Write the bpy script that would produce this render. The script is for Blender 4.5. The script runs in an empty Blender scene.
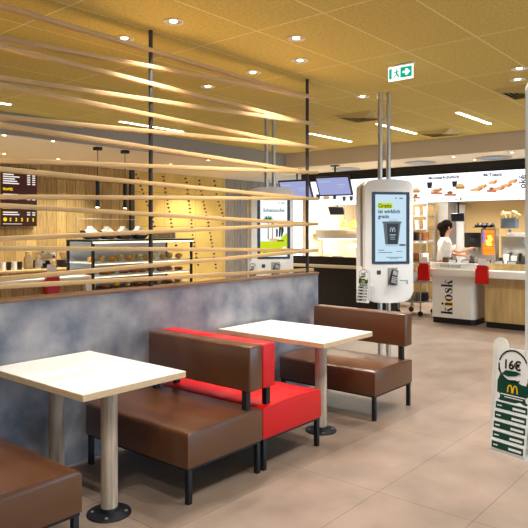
import bpy, bmesh, math, random
from mathutils import Vector, Matrix
random.seed(7)
PI = math.pi
SC = bpy.context.scene
COL = SC.collection
# the place: X runs along the low partition, Y runs away from the aisle, metres; the camera stands over the origin
H = 1.62
CEIL, LOW = 3.19, 2.90

# ------------------------------------------------------------------ materials
def srgb(r, g, b):
    f = lambda c: ((c/255.+.055)/1.055)**2.4 if c/255. > .04045 else c/255./12.92
    return (f(r), f(g), f(b), 1.)

def mat(name, col, rough=.5, metal=0., spec=.5, noise=0., scale=6., emit=0., emit_col=None, trans=0., stretch=None, bump=0., ior=1.45):
    m = bpy.data.materials.new(name); m.use_nodes = True
    nt = m.node_tree; b = nt.nodes['Principled BSDF']
    b.inputs['Base Color'].default_value = col
    b.inputs['Roughness'].default_value = rough
    b.inputs['Metallic'].default_value = metal
    b.inputs['Specular IOR Level'].default_value = spec
    b.inputs['IOR'].default_value = ior
    b.inputs['Transmission Weight'].default_value = trans
    if emit:
        b.inputs['Emission Color'].default_value = emit_col or col
        b.inputs['Emission Strength'].default_value = emit
    if noise or bump:
        tc = nt.nodes.new('ShaderNodeTexCoord'); mp = nt.nodes.new('ShaderNodeMapping')
        nt.links.new(tc.outputs['Object'], mp.inputs['Vector'])
        if stretch: mp.inputs['Scale'].default_value = stretch
        n = nt.nodes.new('ShaderNodeTexNoise'); n.inputs['Scale'].default_value = scale; n.inputs['Detail'].default_value = 5
        nt.links.new(mp.outputs['Vector'], n.inputs['Vector'])
        if noise:
            r = nt.nodes.new('ShaderNodeValToRGB')
            r.color_ramp.elements[0].position = .3; r.color_ramp.elements[1].position = .7
            r.color_ramp.elements[0].color = tuple(c*(1-noise) for c in col[:3])+(1,)
            r.color_ramp.elements[1].color = tuple(min(1, c*(1+noise)) for c in col[:3])+(1,)
            nt.links.new(n.outputs['Fac'], r.inputs['Fac'])
            nt.links.new(r.outputs['Color'], b.inputs['Base Color'])
        if bump:
            bp = nt.nodes.new('ShaderNodeBump'); bp.inputs['Strength'].default_value = bump; bp.inputs['Distance'].default_value = .01
            nt.links.new(n.outputs['Fac'], bp.inputs['Height']); nt.links.new(bp.outputs['Normal'], b.inputs['Normal'])
    return m

def tiled(name, col, col2, mortar, w, h, ox, oy, msize, rough, spec=.5, scale=3., nz=.25, axes='xy', offset=0., bump=0., grain=None):
    """tiles or planks: brick texture on object coordinates, mottled by noise"""
    m = bpy.data.materials.new(name); m.use_nodes = True
    nt = m.node_tree; b = nt.nodes['Principled BSDF']; L = nt.links.new
    tc = nt.nodes.new('ShaderNodeTexCoord'); sp = nt.nodes.new('ShaderNodeSeparateXYZ'); cb = nt.nodes.new('ShaderNodeCombineXYZ')
    L(tc.outputs['Object'], sp.inputs[0])
    for i, a in enumerate(axes): L(sp.outputs['XYZ'.index(a.upper())], cb.inputs[i])
    mp = nt.nodes.new('ShaderNodeMapping'); mp.inputs['Location'].default_value = (-ox, -oy, 0); L(cb.outputs[0], mp.inputs['Vector'])
    br = nt.nodes.new('ShaderNodeTexBrick'); br.offset = offset; br.squash = 1
    br.inputs['Scale'].default_value = 1; br.inputs['Brick Width'].default_value = w; br.inputs['Row Height'].default_value = h
    br.inputs['Mortar Size'].default_value = msize; br.inputs['Mortar Smooth'].default_value = .1; br.inputs['Bias'].default_value = 0
    br.inputs['Color1'].default_value = col; br.inputs['Color2'].default_value = col2; br.inputs['Mortar'].default_value = mortar
    L(mp.outputs[0], br.inputs['Vector'])
    mp2 = nt.nodes.new('ShaderNodeMapping'); L(cb.outputs[0], mp2.inputs['Vector'])
    if grain: mp2.inputs['Scale'].default_value = grain
    n = nt.nodes.new('ShaderNodeTexNoise'); n.inputs['Scale'].default_value = scale; n.inputs['Detail'].default_value = 6
    L(mp2.outputs[0], n.inputs['Vector'])
    r = nt.nodes.new('ShaderNodeValToRGB'); r.color_ramp.elements[0].position = .28; r.color_ramp.elements[1].position = .72
    r.color_ramp.elements[0].color = (1-nz,)*3+(1,); r.color_ramp.elements[1].color = (1+nz,)*3+(1,)
    L(n.outputs['Fac'], r.inputs['Fac'])
    mx = nt.nodes.new('ShaderNodeMix'); mx.data_type = 'RGBA'; mx.blend_type = 'MULTIPLY'; mx.inputs[0].default_value = 1
    L(br.outputs['Color'], mx.inputs[6]); L(r.outputs['Color'], mx.inputs[7])
    L(mx.outputs[2], b.inputs['Base Color'])
    b.inputs['Roughness'].default_value = rough; b.inputs['Specular IOR Level'].default_value = spec
    if bump:
        bp = nt.nodes.new('ShaderNodeBump'); bp.inputs['Strength'].default_value = bump; bp.inputs['Distance'].default_value = .006
        L(n.outputs['Fac'], bp.inputs['Height']); L(bp.outputs['Normal'], b.inputs['Normal'])
    return m

M = {}
M['floor'] = tiled('floor tile', srgb(138,120,107), srgb(133,115,102), srgb(98,84,74), 1.2, .6, 3.41, 1.35, .0028, .40, .4, 3.0, .2)
M['ceiling'] = tiled('ochre wood wool panel', srgb(212,190,106), srgb(206,184,102), srgb(240,224,164), 1.266, .633, 3.737, 3.217, .006, .85, .2, 40., .14)
M['low_ceiling'] = mat('plaster ceiling', srgb(222,206,176), .8)
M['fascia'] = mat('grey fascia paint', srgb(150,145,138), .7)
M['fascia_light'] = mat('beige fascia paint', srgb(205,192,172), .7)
M['plank'] = tiled('weathered wall planks', srgb(172,142,84), srgb(146,118,70), srgb(84,66,40), .21, 2.6, 0, 0, .004, .6, .3, 5., .3, 'xz', .4, .2, (6,.8,1))
M['grey_plank'] = tiled('grey wall planks', srgb(150,136,120), srgb(136,122,106), srgb(80,70,60), .24, 3.2, 0, 0, .004, .6, .3, 5., .25, 'xz', .4, .2, (6,.8,1))
M['yellow_wall'] = tiled('yellow wall boards', srgb(206,172,92), srgb(196,162,84), srgb(150,120,60), .95, .75, 8.4, .2, .006, .7, .3, 3., .12, 'xz')
M['counter_wood'] = tiled('counter front planks', srgb(178,146,94), srgb(152,122,76), srgb(100,76,44), .16, 3., 0, 0, .004, .5, .4, 6., .25, 'xz', .3, .2, (6,.8,1))
M['counter_board'] = mat('oak board', srgb(186,158,106), .5, noise=.22, scale=3, stretch=(1,4,.5))
M['tan_wall'] = mat('tan kitchen wall', srgb(204,172,116), .6)
M['cream_wall'] = mat('cream kitchen tiles', srgb(228,214,184), .35)
M['black_panel'] = mat('black panel', srgb(18,18,20), .5)
M['concrete'] = mat('blue grey concrete panel', srgb(150,153,166), .5, noise=.4, scale=3.4, bump=.05)
M['concrete'].node_tree.nodes['Color Ramp'].color_ramp.elements[0].color = srgb(84,93,112)
M['concrete'].node_tree.nodes['Color Ramp'].color_ramp.elements[1].color = srgb(172,168,171)
M['cap'] = mat('dark wood cap', srgb(126,92,66), .45, noise=.15, scale=8, stretch=(.5,6,6))
M['slat'] = mat('pale oak slat', srgb(200,164,112), .5, noise=.12, scale=7, stretch=(.5,6,6))
M['post'] = mat('charcoal steel post', srgb(56,54,54), .45, .3)
M['brown'] = mat('brown leatherette', srgb(90,54,30), .28, spec=1., bump=.03, scale=120)
M['red'] = mat('red leatherette', srgb(206,16,20), .4, spec=.5, bump=.03, scale=120)
M['black_metal'] = mat('black powder coated steel', srgb(26,28,34), .45, .2)
M['laminate'] = mat('white laminate', srgb(236,234,228), .28)
M['ply'] = mat('plywood edge', srgb(206,180,142), .5, noise=.2, scale=30, stretch=(1,1,14))
M['leg_wood'] = mat('weathered oak column', srgb(176,158,140), .55, noise=.35, scale=6, stretch=(7,7,.6), bump=.1)
M['white_plastic'] = mat('white plastic', srgb(236,234,230), .3)
M['grey_plastic'] = mat('grey plastic', srgb(150,150,150), .35)
M['black_gloss'] = mat('black glass', srgb(10,11,14), .12)
M['black_plastic'] = mat('black plastic', srgb(20,20,22), .4)
M['steel'] = mat('brushed steel', srgb(196,194,190), .28, .9)
M['dull_steel'] = mat('dull steel', srgb(170,168,164), .45, .6)
M['chrome'] = mat('polished chrome', srgb(220,220,222), .12, 1.)
M['green'] = mat('dark green print', srgb(14,66,54), .4)
M['white_card'] = mat('white card', srgb(240,240,240), .45)
M['yellow_ink'] = mat('yellow print', srgb(255,196,20), .4)
M['black_ink'] = mat('black print', srgb(16,16,18), .5)
M['grey_ink'] = mat('grey print', srgb(110,110,112), .5)
M['red_plastic'] = mat('red acrylic', srgb(196,22,18), .25)
M['trim_white'] = mat('white trim ring', srgb(226,216,196), .4)
M['vent'] = mat('grille metal', srgb(150,142,132), .5, .2)
M['diffuser_paint'] = mat('ochre painted metal', srgb(190,168,104), .5)
M['skin'] = mat('skin', srgb(196,142,112), .5)
M['hair'] = mat('dark brown hair', srgb(26,15,11), .8, spec=.1, noise=.3, scale=20, stretch=(6,6,1))
M['shirt'] = mat('white cotton', srgb(236,232,226), .8)
M['apron'] = mat('brown apron cloth', srgb(84,54,34), .8)
M['trousers'] = mat('black trousers', srgb(28,26,28), .8)
M['pastry'] = mat('golden pastry', srgb(222,160,56), .5, noise=.3, scale=25)
M['crust'] = mat('brown crust', srgb(150,86,36), .5, noise=.3, scale=25)
M['muffin'] = mat('pale muffin', srgb(226,194,120), .6, noise=.2, scale=25)
M['bowl_wood'] = mat('dark wooden bowl', srgb(60,42,28), .45)
M['napkin'] = mat('white napkin', srgb(244,240,230), .7)
M['glass'] = mat('clear glass', (1,1,1,1), .02, trans=1., ior=1.1)
M['jar_glass'] = mat('smoky glass', srgb(200,190,170), .05, trans=.8, ior=1.2)
M['cone'] = mat('wafer', srgb(232,200,140), .6, noise=.15, scale=30)
M['blue_grey'] = mat('blue grey plastic', srgb(120,140,156), .4)
def em(name, col, s=1.): 
    return mat(name, (0,0,0,1), .5, spec=.2, emit=s, emit_col=col)
M['lamp'] = em('lit lamp', (1,.86,.62,1), 22.)
M['tube'] = em('lit tube', (1,.92,.74,1), 9.)
M['strip'] = em('lit shelf strip', (1,.86,.55,1), 2.)
M['sign_green'] = em('lit sign green', srgb(0,150,120), 1.1)
M['sign_white'] = em('lit sign white', (1,1,1,1), 1.3)
M['menu_white'] = em('lit menu white', srgb(240,244,250), 1.5)
M['menu_dark'] = em('lit menu dark', srgb(50,54,62), .6)
M['menu_brown'] = em('lit menu brown', srgb(70,32,22), .6)
M['menu_yellow'] = em('lit menu yellow', srgb(246,206,30), 1.)
M['menu_text'] = em('lit menu text', srgb(238,230,222), .9)
M['food_tan'] = em('lit picture bread', srgb(214,168,112), 1.)
M['food_red'] = em('lit picture red', srgb(190,110,80), 1.)
M['food_green'] = em('lit picture green', srgb(130,150,80), 1.)
M['food_brown'] = em('lit picture brown', srgb(130,90,60), 1.)
M['scr_blue'] = em('lit screen pale blue', srgb(190,216,232), .85)
M['scr_white'] = em('lit screen white', srgb(244,250,250), .85)
M['scr_lav'] = em('lit screen lavender', srgb(164,170,220), .75)
M['scr_lime'] = em('lit screen lime', srgb(196,214,20), .85)
M['scr_dark'] = em('lit screen dark', srgb(30,34,40), .8)
M['scr_navy'] = em('lit screen navy', srgb(40,62,96), .9)
M['scr_cup'] = em('lit screen cup grey', srgb(84,92,100), 1.)
M['scr_cup_dark'] = em('lit screen cup band', srgb(48,52,56), 1.)
M['scr_green'] = em('lit screen green', srgb(24,120,70), .7)
M['scr_pale'] = em('lit screen shade', srgb(156,178,188), 1.)
M['scr_orange'] = em('lit display orange', srgb(240,120,20), 1.5)
M['scr_hot'] = em('lit display yellow', srgb(255,220,90), 1.8)
M['scr_purple'] = em('lit display purple', srgb(150,120,220), 1.)

# ------------------------------------------------------------------ mesh builder
class MB:
    def __init__(s): s.bm = bmesh.new()
    def _bevel(s, vs, b, seg):
        es = list({e for v in vs for e in v.link_edges})
        bmesh.ops.bevel(s.bm, geom=es, offset=b, segments=seg, profile=.5, affect='EDGES')
    def box(s, x0, x1, y0, y1, z0, z1, b=0., seg=2, mx=None):
        r = bmesh.ops.create_cube(s.bm, size=1)
        m = Matrix.Translation(((x0+x1)/2, (y0+y1)/2, (z0+z1)/2)) @ Matrix.Diagonal((abs(x1-x0), abs(y1-y0), abs(z1-z0), 1))
        bmesh.ops.transform(s.bm, matrix=(mx @ m) if mx else m, verts=r['verts'])
        if b: s._bevel(r['verts'], b, seg)
        return s
    def bar(s, p0, p1, w, h, b=0.):
        """rectangular bar from p0 to p1, w across (level), h upright"""
        p0, p1 = Vector(p0), Vector(p1); d = p1-p0; L = d.length; d.normalize()
        up = Vector((0,0,1)) if abs(d.z) < .95 else Vector((0,1,0))
        sd = d.cross(up).normalized(); u = sd.cross(d)
        m = Matrix((d, sd, u)).transposed().to_4x4(); m.translation = (p0+p1)/2
        return s.box(-L/2, L/2, -w/2, w/2, -h/2, h/2, b, 2, m)
    def cyl(s, p0, p1, r0, r1=None, n=20, cap=True):
        p0, p1 = Vector(p0), Vector(p1); d = p1-p0
        r = bmesh.ops.create_cone(s.bm, cap_ends=cap, segments=n, radius1=r0, radius2=r0 if r1 is None else r1, depth=d.length)
        m = d.to_track_quat('Z', 'Y').to_matrix().to_4x4(); m.translation = (p0+p1)/2
        bmesh.ops.transform(s.bm, matrix=m, verts=r['verts']); return s
    def tube(s, pts, r, n=10):
        for a, b in zip(pts, pts[1:]): s.cyl(a, b, r, n=n)
        for p in pts[1:-1]: s.ball(p, r)
        return s
    def ball(s, c, r, sc=(1,1,1), u=12, v=8):
        q = bmesh.ops.create_uvsphere(s.bm, u_segments=u, v_segments=v, radius=r)
        bmesh.ops.transform(s.bm, matrix=Matrix.Translation(c) @ Matrix.Diagonal((*sc, 1)), verts=q['verts']); return s
    def lathe(s, prof, c=(0,0,0), n=24):
        rings = []
        for r, z in prof:
            rings.append([s.bm.verts.new((c[0]+r*math.cos(2*PI*k/n), c[1]+r*math.sin(2*PI*k/n), c[2]+z)) for k in range(n)] if r > 1e-6 else [s.bm.verts.new((c[0], c[1], c[2]+z))])
        for a, b in zip(rings, rings[1:]):
            for k in range(n):
                q = [a[k % len(a)], a[(k+1) % len(a)], b[(k+1) % len(b)], b[k % len(b)]]
                q = list(dict.fromkeys(q))
                if len(q) > 2: s.bm.faces.new(q)
        return s
    def prism(s, poly, d, o=(0,0,0), u=(1,0,0), v=(0,0,1), w=None, b=0., seg=2):
        """polygon in the u,v plane at o, extruded by d along w"""
        o, u, v = Vector(o), Vector(u), Vector(v); w = Vector(w) if w is not None else u.cross(v)
        f0 = [s.bm.verts.new(o+u*p+v*q) for p, q in poly]; f1 = [s.bm.verts.new(o+u*p+v*q+w*d) for p, q in poly]
        n = len(poly)
        s.bm.faces.new(f0[::-1]); s.bm.faces.new(f1)
        for k in range(n): s.bm.faces.new([f0[k], f0[(k+1) % n], f1[(k+1) % n], f1[k]])
        if b:
            es = [e for e in s.bm.edges if (e.verts[0] in f0 and e.verts[1] in f0) or (e.verts[0] in f1 and e.verts[1] in f1)] if n < 200 else []
            bmesh.ops.bevel(s.bm, geom=es, offset=b, segments=seg, profile=.5, affect='EDGES')
        return s
    def build(s, name, m, parent=None, label=None, loc=None):
        bm = s.bm; bmesh.ops.recalc_face_normals(bm, faces=bm.faces)
        for f in bm.faces: f.smooth = True
        for e in bm.edges:
            if len(e.link_faces) == 2 and e.calc_face_angle(0) > .6: e.smooth = False
        me = bpy.data.meshes.new(name); bm.to_mesh(me); bm.free()
        me.materials.append(M[m] if isinstance(m, str) else m)
        o = bpy.data.objects.new(name, me); COL.objects.link(o)
        if parent: o.parent = parent
        if label: o['label'] = label
        if loc: o.location = loc
        return o

def B(*a, **k): return MB().box(*a, **k)
def thing(name, label, cat, loc=(0,0,0), rz=0., group=None):
    o = bpy.data.objects.new(name, None); COL.objects.link(o); o.empty_display_size = .1
    o.location = loc; o.rotation_euler = (0,0,rz); o['label'] = label; o['category'] = cat
    if group: o['group'] = group
    return o
def tag(o, label, cat, group=None):
    o['label'] = label; o['category'] = cat
    if group: o['group'] = group
    return o
def struct(name, mb, m):
    o = mb.build(name, m); o['kind'] = 'structure'; return o
def dup(root, loc, rz=None, label=None, group=None):
    def cp(o, p):
        c = o.copy(); COL.objects.link(c)
        if p: c.parent = p
        for ch in o.children: cp(ch, c)
        return c
    r = cp(root, None); r.location = loc
    if rz is not None: r.rotation_euler = (0,0,rz)
    if label: r['label'] = label
    if group: r['group'] = group
    return r
def text(name, s, size, o, u, v, m, parent=None, bold=0., align='LEFT', depth=.0015, sx=1.):
    """lettering on a surface: baseline start o, reading direction u, upward v"""
    c = bpy.data.curves.new(name, 'FONT'); c.body = s; c.size = size; c.align_x = align; c.offset = bold; c.extrude = depth/2; c.resolution_u = 3
    t = bpy.data.objects.new('tmp', c)
    me = bpy.data.meshes.new_from_object(t); bpy.data.objects.remove(t); bpy.data.curves.remove(c)
    u, v = Vector(u).normalized(), Vector(v).normalized()
    mx = Matrix((u*sx, v, u.cross(v))).transposed().to_4x4(); mx.translation = Vector(o); me.transform(mx)
    me.name = name; me.materials.clear(); me.materials.append(M[m]); ob = bpy.data.objects.new(name, me); COL.objects.link(ob)
    if parent: ob.parent = parent
    return ob
def lamp(name, kind, loc, power, col=(1,.955,.89), size=.05, spot=None, blend=.5, parent=None, rot=(0,0,0), size_y=None):
    l = bpy.data.lights.new(name, kind); l.energy = power; l.color = col
    if kind == 'AREA':
        l.size = size
        if size_y: l.shape = 'RECTANGLE'; l.size_y = size_y
    else: l.shadow_soft_size = size
    if spot: l.spot_size = math.radians(spot); l.spot_blend = blend
    o = bpy.data.objects.new(name, l); COL.objects.link(o); o.location = loc; o.rotation_euler = rot
    if parent: o.parent = parent
    return o
def rrect(x0, x1, z0, z1, r, n=6, top=0., bot=0., rb=None):
    """rounded rectangle outline, top and bottom edges bulging by top / bot"""
    rb = r if rb is None else rb; P = []
    for cx, cz, a0, rr in ((x1-rb, z0+rb, -90, rb), (x1-r, z1-r, 0, r), (x0+r, z1-r, 90, r), (x0+rb, z0+rb, 180, rb)):
        for k in range(n+1):
            a = math.radians(a0+90*k/n); P.append([cx+rr*math.cos(a), cz+rr*math.sin(a)])
        if cz > (z0+z1)/2 and a0 == 0 and top:
            for t in (.2,.4,.6,.8): P.append([x1-r-(x1-x0-2*r)*t, z1])
        if a0 == 180 and bot:
            for t in (.2,.4,.6,.8): P.append([x0+rb+(x1-x0-2*rb)*t, z0])
    w = (x1-x0)/2; xm = (x0+x1)/2; zm = (z0+z1)/2
    for p in P:
        k = 1-((p[0]-xm)/w)**2
        if p[1] > zm: p[1] += top*k
        else: p[1] -= bot*k
    return [tuple(p) for p in P]
def disc(cx, cz, rx, rz=None, n=20, a0=0., a1=360.):
    rz = rz or rx
    return [(cx+rx*math.cos(math.radians(a0+(a1-a0)*k/n)), cz+rz*math.sin(math.radians(a0+(a1-a0)*k/n))) for k in range(n if a1-a0 >= 360 else n+1)]
def ringpoly(cx, cz, r0, r1, a0, a1, n=20):
    return disc(cx, cz, r1, None, n, a0, a1) + disc(cx, cz, r0, None, n, a0, a1)[::-1]
ORD = ['first','second','third','fourth','fifth','sixth','seventh','eighth','ninth','tenth','eleventh','twelfth']

# ------------------------------------------------------------------ the room
struct('floor', B(-2.6, 14.1, -6, 10.9, -.1, 0), 'floor')
mb = MB(); mb.box(-2.6, 10.2, -6, 8.0, CEIL, CEIL+.12); struct('ceiling', mb, 'ceiling')
mb = MB(); mb.box(-2.5, 14.1, 8.0, 10.9, LOW, LOW+.12); mb.box(10.2, 14.1, -6, 8.0, LOW, LOW+.12); struct('ceiling_low', mb, 'low_ceiling')
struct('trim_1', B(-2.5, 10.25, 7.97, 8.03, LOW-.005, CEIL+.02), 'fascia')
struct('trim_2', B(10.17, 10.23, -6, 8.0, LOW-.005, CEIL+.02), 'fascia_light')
struct('wall_left', B(-2.6, 8.42, 10.8, 10.92, 0, LOW), 'plank')
w = struct('wall_back', B(8.42, 11.32, 10.8, 10.92, 0, LOW), 'yellow_wall')
mb = MB()
lines = [[(8.55,2.82),(8.72,2.5),(9.0,1.9),(9.12,1.5)], [(9.30,2.82),(9.42,2.3),(9.60,1.6),(9.72,1.1)], [(10.0,2.82),(10.10,2.3),(10.22,1.5),(10.4,.7)],
         [(10.42,2.80),(10.58,2.3),(10.86,1.3),(11.02,.6)], [(10.93,2.82),(11.02,2.5),(11.24,1.95),(11.26,1.6)]]
for ln in lines:
    for a, b in zip(ln, ln[1:]):
        n = max(2, int(math.hypot(b[0]-a[0], b[1]-a[1])/.085))
        for k in range(n):
            t = k/n; x = a[0]+(b[0]-a[0])*t+random.uniform(-.015,.015); z = a[1]+(b[1]-a[1])*t
            mb.prism(disc(x, z, random.uniform(.026,.045), .022, 8), .004, (0,10.8,0), (1,0,0), (0,0,1), (0,-1,0))
mb.build('dotted_pattern', 'black_ink', w)
struct('trim_3', B(8.36, 8.46, 10.74, 10.8, 0, LOW), 'post')
struct('wall_side', B(-2.6, -2.5, -6, 10.8, 0, CEIL), 'low_ceiling')
struct('wall_corner', B(11.32, 14.1, 10.8, 10.92, 0, LOW), 'grey_plank')
struct('wall_kitchen', B(11.75, 14.0, 8.6, 8.72, 0, LOW), 'cream_wall')
struct('wall_right', B(14.0, 14.12, -6, 8.72, 0, LOW), 'tan_wall')

# the low partition and the woven slat screen standing on it
t = thing('half_wall', 'low blue grey concrete-look partition wall with a brown wooden cap, behind the benches', 'partition', (3.2,3.85,0))
B(-4.2, 2.20, -.05, .05, 0, 1.155).build('wall_panel', 'concrete', t)
B(-4.2, 2.205, -.06, .06, 1.155, 1.178, b=.004).build('cap', 'cap', t, 'brown wooden cap')
SL = thing('slat_screen', 'airy screen of zigzag pale wooden slats threaded on dark steel posts above the partition', 'screen', (3.2,3.85,1.178))
for x in (-2.1, -.01, 2.075):
    MB().cyl((x,0,0), (x,0,CEIL-1.178), .017, n=16).build('post', 'post', SL)
RZ = [3.013, 2.736, 2.492, 2.226, 1.95, 1.684, 1.407, 1.20]
LZ = [3.05, 2.80, 2.55, 2.30, 2.02, 1.80, 1.53, 1.278]
for k in range(8):
    MB().bar((-2.15,-.03,LZ[k]-1.178), (2.20,.03,RZ[k]-1.178), .052, .031, .003).build('slat', 'slat', SL)
    if k < 7: MB().bar((-2.15,.03,LZ[k+1]-1.178), (2.20,-.03,RZ[k]-1.178), .052, .031, .003).build('slat', 'slat', SL)

# ------------------------------------------------------------------ benches
def bench(label, mname, x, y, rz, group='upholstered benches along the partition', L=1.03):
    t = thing('bench', label, 'bench', (x,y,0), rz, group); W = .68; h = L/2
    prof = [(-W/2,.215),(W/2,.215),(W/2,.405)]
    for k in range(1,4): a = PI/2*k/4; prof.append((W/2-.02+.02*math.cos(a), .405+.02*math.sin(a)))
    for k in range(0,11): s = 1-k/10*2; prof.append((s*(W/2-.035), .425+.014*(1-s*s)))
    for k in range(1,5): a = PI/2+PI/2*k/5; prof.append((-W/2+.035+.035*math.cos(a), .39+.035*math.sin(a)))
    MB().prism(prof, L, (0,-h,0), (1,0,0), (0,0,1), (0,1,0), b=.008).build('seat', mname, t)
    B(W/2-.13, W/2, -h, h, .555, .855, b=.016, seg=3).build('backrest', mname, t)
    B(-W/2+.01, W/2-.01, -h+.01, h-.01, .2, .216).build('seat_frame', 'black_metal', t)
    for sx in (-1,1):
        for sy in (-1,1):
            cx, cy = sx*(W/2-.03), sy*(h-.025)
            B(cx-.016, cx+.016, cy-.016, cy+.016, 0, .2, b=.002).build('leg', 'black_metal', t)
    for sy in (-1,1):
        B(W/2-.12, W/2-.08, sy*(h-.06)-.02, sy*(h-.06)+.02, .425, .575).build('backrest_bracket', 'black_metal', t)
    return t
bench('brown leatherette bench facing the nearer table, back to back with the red bench', 'brown', 2.85, 3.21, 0)
bench('bright red leatherette bench back to back with a brown one', 'red', 3.535, 3.21, PI)
bench('brown leatherette bench standing alone at the end of the partition facing the farther table', 'brown', 4.97, 3.19, 0)
bench('brown leatherette bench in the lower left corner of the photo, only its seat in view', 'brown', 1.46, 3.21, PI)

# ------------------------------------------------------------------ tables
def table(label, x, y, legs, L):
    t = thing('cafe_table', label, 'table', (x,y,0), 0, 'white cafe tables')
    h = L/2
    tp = B(-.36, .36, -h, h, .73, .765, b=.002, seg=1).build('tabletop', 'ply', t, 'white laminate top with a plywood edge')
    B(-.359, .359, -h+.001, h-.001, .7655, .7675).build('laminate_surface', 'laminate', tp)
    for lx, ly in legs:
        l = MB().cyl((lx,ly,.04), (lx,ly,.73), .048, n=32).build('leg', 'leg_wood', t, 'round weathered wood column')
        f = MB(); f.lathe([(0,0),(.125,0),(.127,.004),(.124,.009),(.07,.013),(.05,.016),(.046,.045),(0,.045)], (lx,ly,0), 36)
        f.build('base_plate', 'black_metal', l, 'round black steel foot')
        f = MB()
        for k in range(4): a = PI/4+PI/2*k; f.cyl((lx+.095*math.cos(a), ly+.095*math.sin(a), .009), (lx+.095*math.cos(a), ly+.095*math.sin(a), .015), .009, n=10)
        f.build('screws', 'dull_steel', l)
    return t
table('white topped table on round wooden legs nearest the camera, beside the brown seat corner', 2.225, 3.29, [(-.06,-.31),(-.02,.3)], 1.0)
table('white topped table on round wooden legs between the red bench and the farthest brown bench', 4.23, 3.225, [(-.07,-.325),(-.04,.3)], 1.10)

# ------------------------------------------------------------------ kiosks
def quad(x0, x1, z0, z1): return [(x0,z0),(x1,z0),(x1,z1),(x0,z1)]
def arches(cx, z, w, h):
    """a two-arch letter M as polygons"""
    out = []
    for s in (-1,1):
        c = cx+s*w*.25; o_, i_ = [], []
        for k in range(13):
            a = PI*k/12; o_.append((c+w*.27*math.cos(a), z+h*math.sin(a)**.8 if 0 < k < 12 else z)); i_.append((c+w*.15*math.cos(a), z+h*.86*math.sin(a)**.8 if 0 < k < 12 else z))
        out.append(o_+i_[::-1])
    return out
def kiosk_body(label, x, y, rz, group='white order kiosks'):
    t = thing('order_kiosk', label, 'kiosk', (x,y,0), rz, group)
    for sx in (-.05,.05):
        p = MB().cyl((sx,0,.015), (sx,0,CEIL), .027, n=20).build('pole', 'steel', t)
    B(-.16,.16,-.11,.11,0,.016,b=.004).build('base_plate', 'dull_steel', t)
    out = rrect(-.28,.28,.835,2.16,.06,6,.03,.03,.10)
    ins = rrect(-.262,.262,.855,2.14,.05,6,.03,.03,.09)
    f = MB().prism(out, .09, (0,-.165,0), (1,0,0), (0,0,1), (0,1,0), b=.008).build('front_housing', 'white_plastic', t)
    MB().prism(out, .09, (0,.075,0), (1,0,0), (0,0,1), (0,1,0), b=.008).build('rear_housing', 'white_plastic', t)
    MB().prism(ins, .03, (0,-.075,0), (1,0,0), (0,0,1), (0,1,0)).build('back_plate', 'grey_plastic', f)
    MB().prism(ins, .03, (0,.045,0), (1,0,0), (0,0,1), (0,1,0)).build('back_plate', 'grey_plastic', t)
    B(-.15,.15,-.045,.045,1.0,1.06).build('bracket', 'dull_steel', t); B(-.15,.15,-.045,.045,1.9,1.96).build('bracket', 'dull_steel', t)
    F = -.165
    MB().prism(rrect(-.205,.235,1.24,2.045,.012,3), .004, (0,F,0), (1,0,0), (0,0,1), (0,-1,0)).build('screen_bezel', 'black_gloss', f, 'black glass screen surround')
    B(-.145,-.10,F-.003,F,1.125,1.17).build('code_reader', 'black_gloss', f, 'small black reader window')
    B(-.02,.095,F-.006,F,1.0,1.2,b=.003).build('terminal_plate', 'grey_plastic', f)
    mx = Matrix.Translation((.042,F-.03,1.095)) @ Matrix.Rotation(math.radians(18),4,'Y') @ Matrix.Rotation(math.radians(-14),4,'X')
    tm = B(-.037,.037,-.016,.026,-.085,.085,b=.008,mx=mx).build('payment_terminal', 'black_plastic', f, 'black card payment terminal')
    B(-.028,.028,-.0185,-.015,.02,.07,mx=mx).build('terminal_display', 'grey_plastic', tm)
    k = MB()
    for i in range(3):
        for j in range(4): k.box(-.027+i*.019,-.011+i*.019,-.019,-.015,-.07+j*.02,-.056+j*.02,mx=mx)
    k.build('terminal_keys', 'grey_plastic', tm)
    s = MB().box(.125,.215,F-.003,F,1.05,1.06); s.box(.20,.215,F-.003,F,1.015,1.05); s.build('receipt_slot', 'grey_plastic', f, 'grey receipt slot')
    return t, f
F = -.169
def gfx(parent, name, m, polys, d=.0012, lift=0.):
    g = MB()
    for p in polys: g.prism(p, d, (0,F-lift,0), (1,0,0), (0,0,1), (0,-1,0))
    return g.build(name, m, parent)
def ktext(parent, s, size, x, z, m, lift=.002, bold=0., align='LEFT', sx=1.):
    return text('lettering', s, size, (x,F-lift,z), (1,0,0), (0,0,1), m, parent, bold, align, .001, sx)
# kiosk with the cup
t, f = kiosk_body('white order kiosk on chrome poles showing a grey cup, beyond the free-standing brown bench', 6.345, 3.545, math.radians(-41))
d = gfx(f, 'display', 'scr_blue', [quad(-.165,.195,1.27,2.015)])
gfx(d, 'highlight', 'scr_lime', [quad(-.138,.035,1.860,1.922)], lift=.0013)
ktext(d, 'Gratis', .062, -.132, 1.87, 'scr_dark', .0026, .0014)
ktext(d, 'ist wirklich', .058, -.132, 1.808, 'scr_dark', .0015, .0014)
ktext(d, 'gratis', .058, -.132, 1.752, 'scr_dark', .0015, .0014)
gfx(d, 'cup_picture', 'scr_cup', [[(-.05,1.46),(.10,1.46),(.13,1.70),(-.075,1.70)], rrect(-.085,.14,1.695,1.715,.008,3)], lift=.0014)
gfx(d, 'cup_band', 'scr_cup_dark', [[(-.02,1.462),(.09,1.462),(.105,1.69),(-.032,1.69)]], lift=.0028)
gfx(d, 'cup_lid', 'scr_pale', [rrect(-.01,.10,1.716,1.732,.006,3), quad(.0,.075,1.742,1.748), quad(-.045,.095,1.438,1.459)], lift=.0014)
gfx(d, 'arches_mark', 'scr_pale', arches(.035,1.60,.06,.05), lift=.0042)
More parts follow.
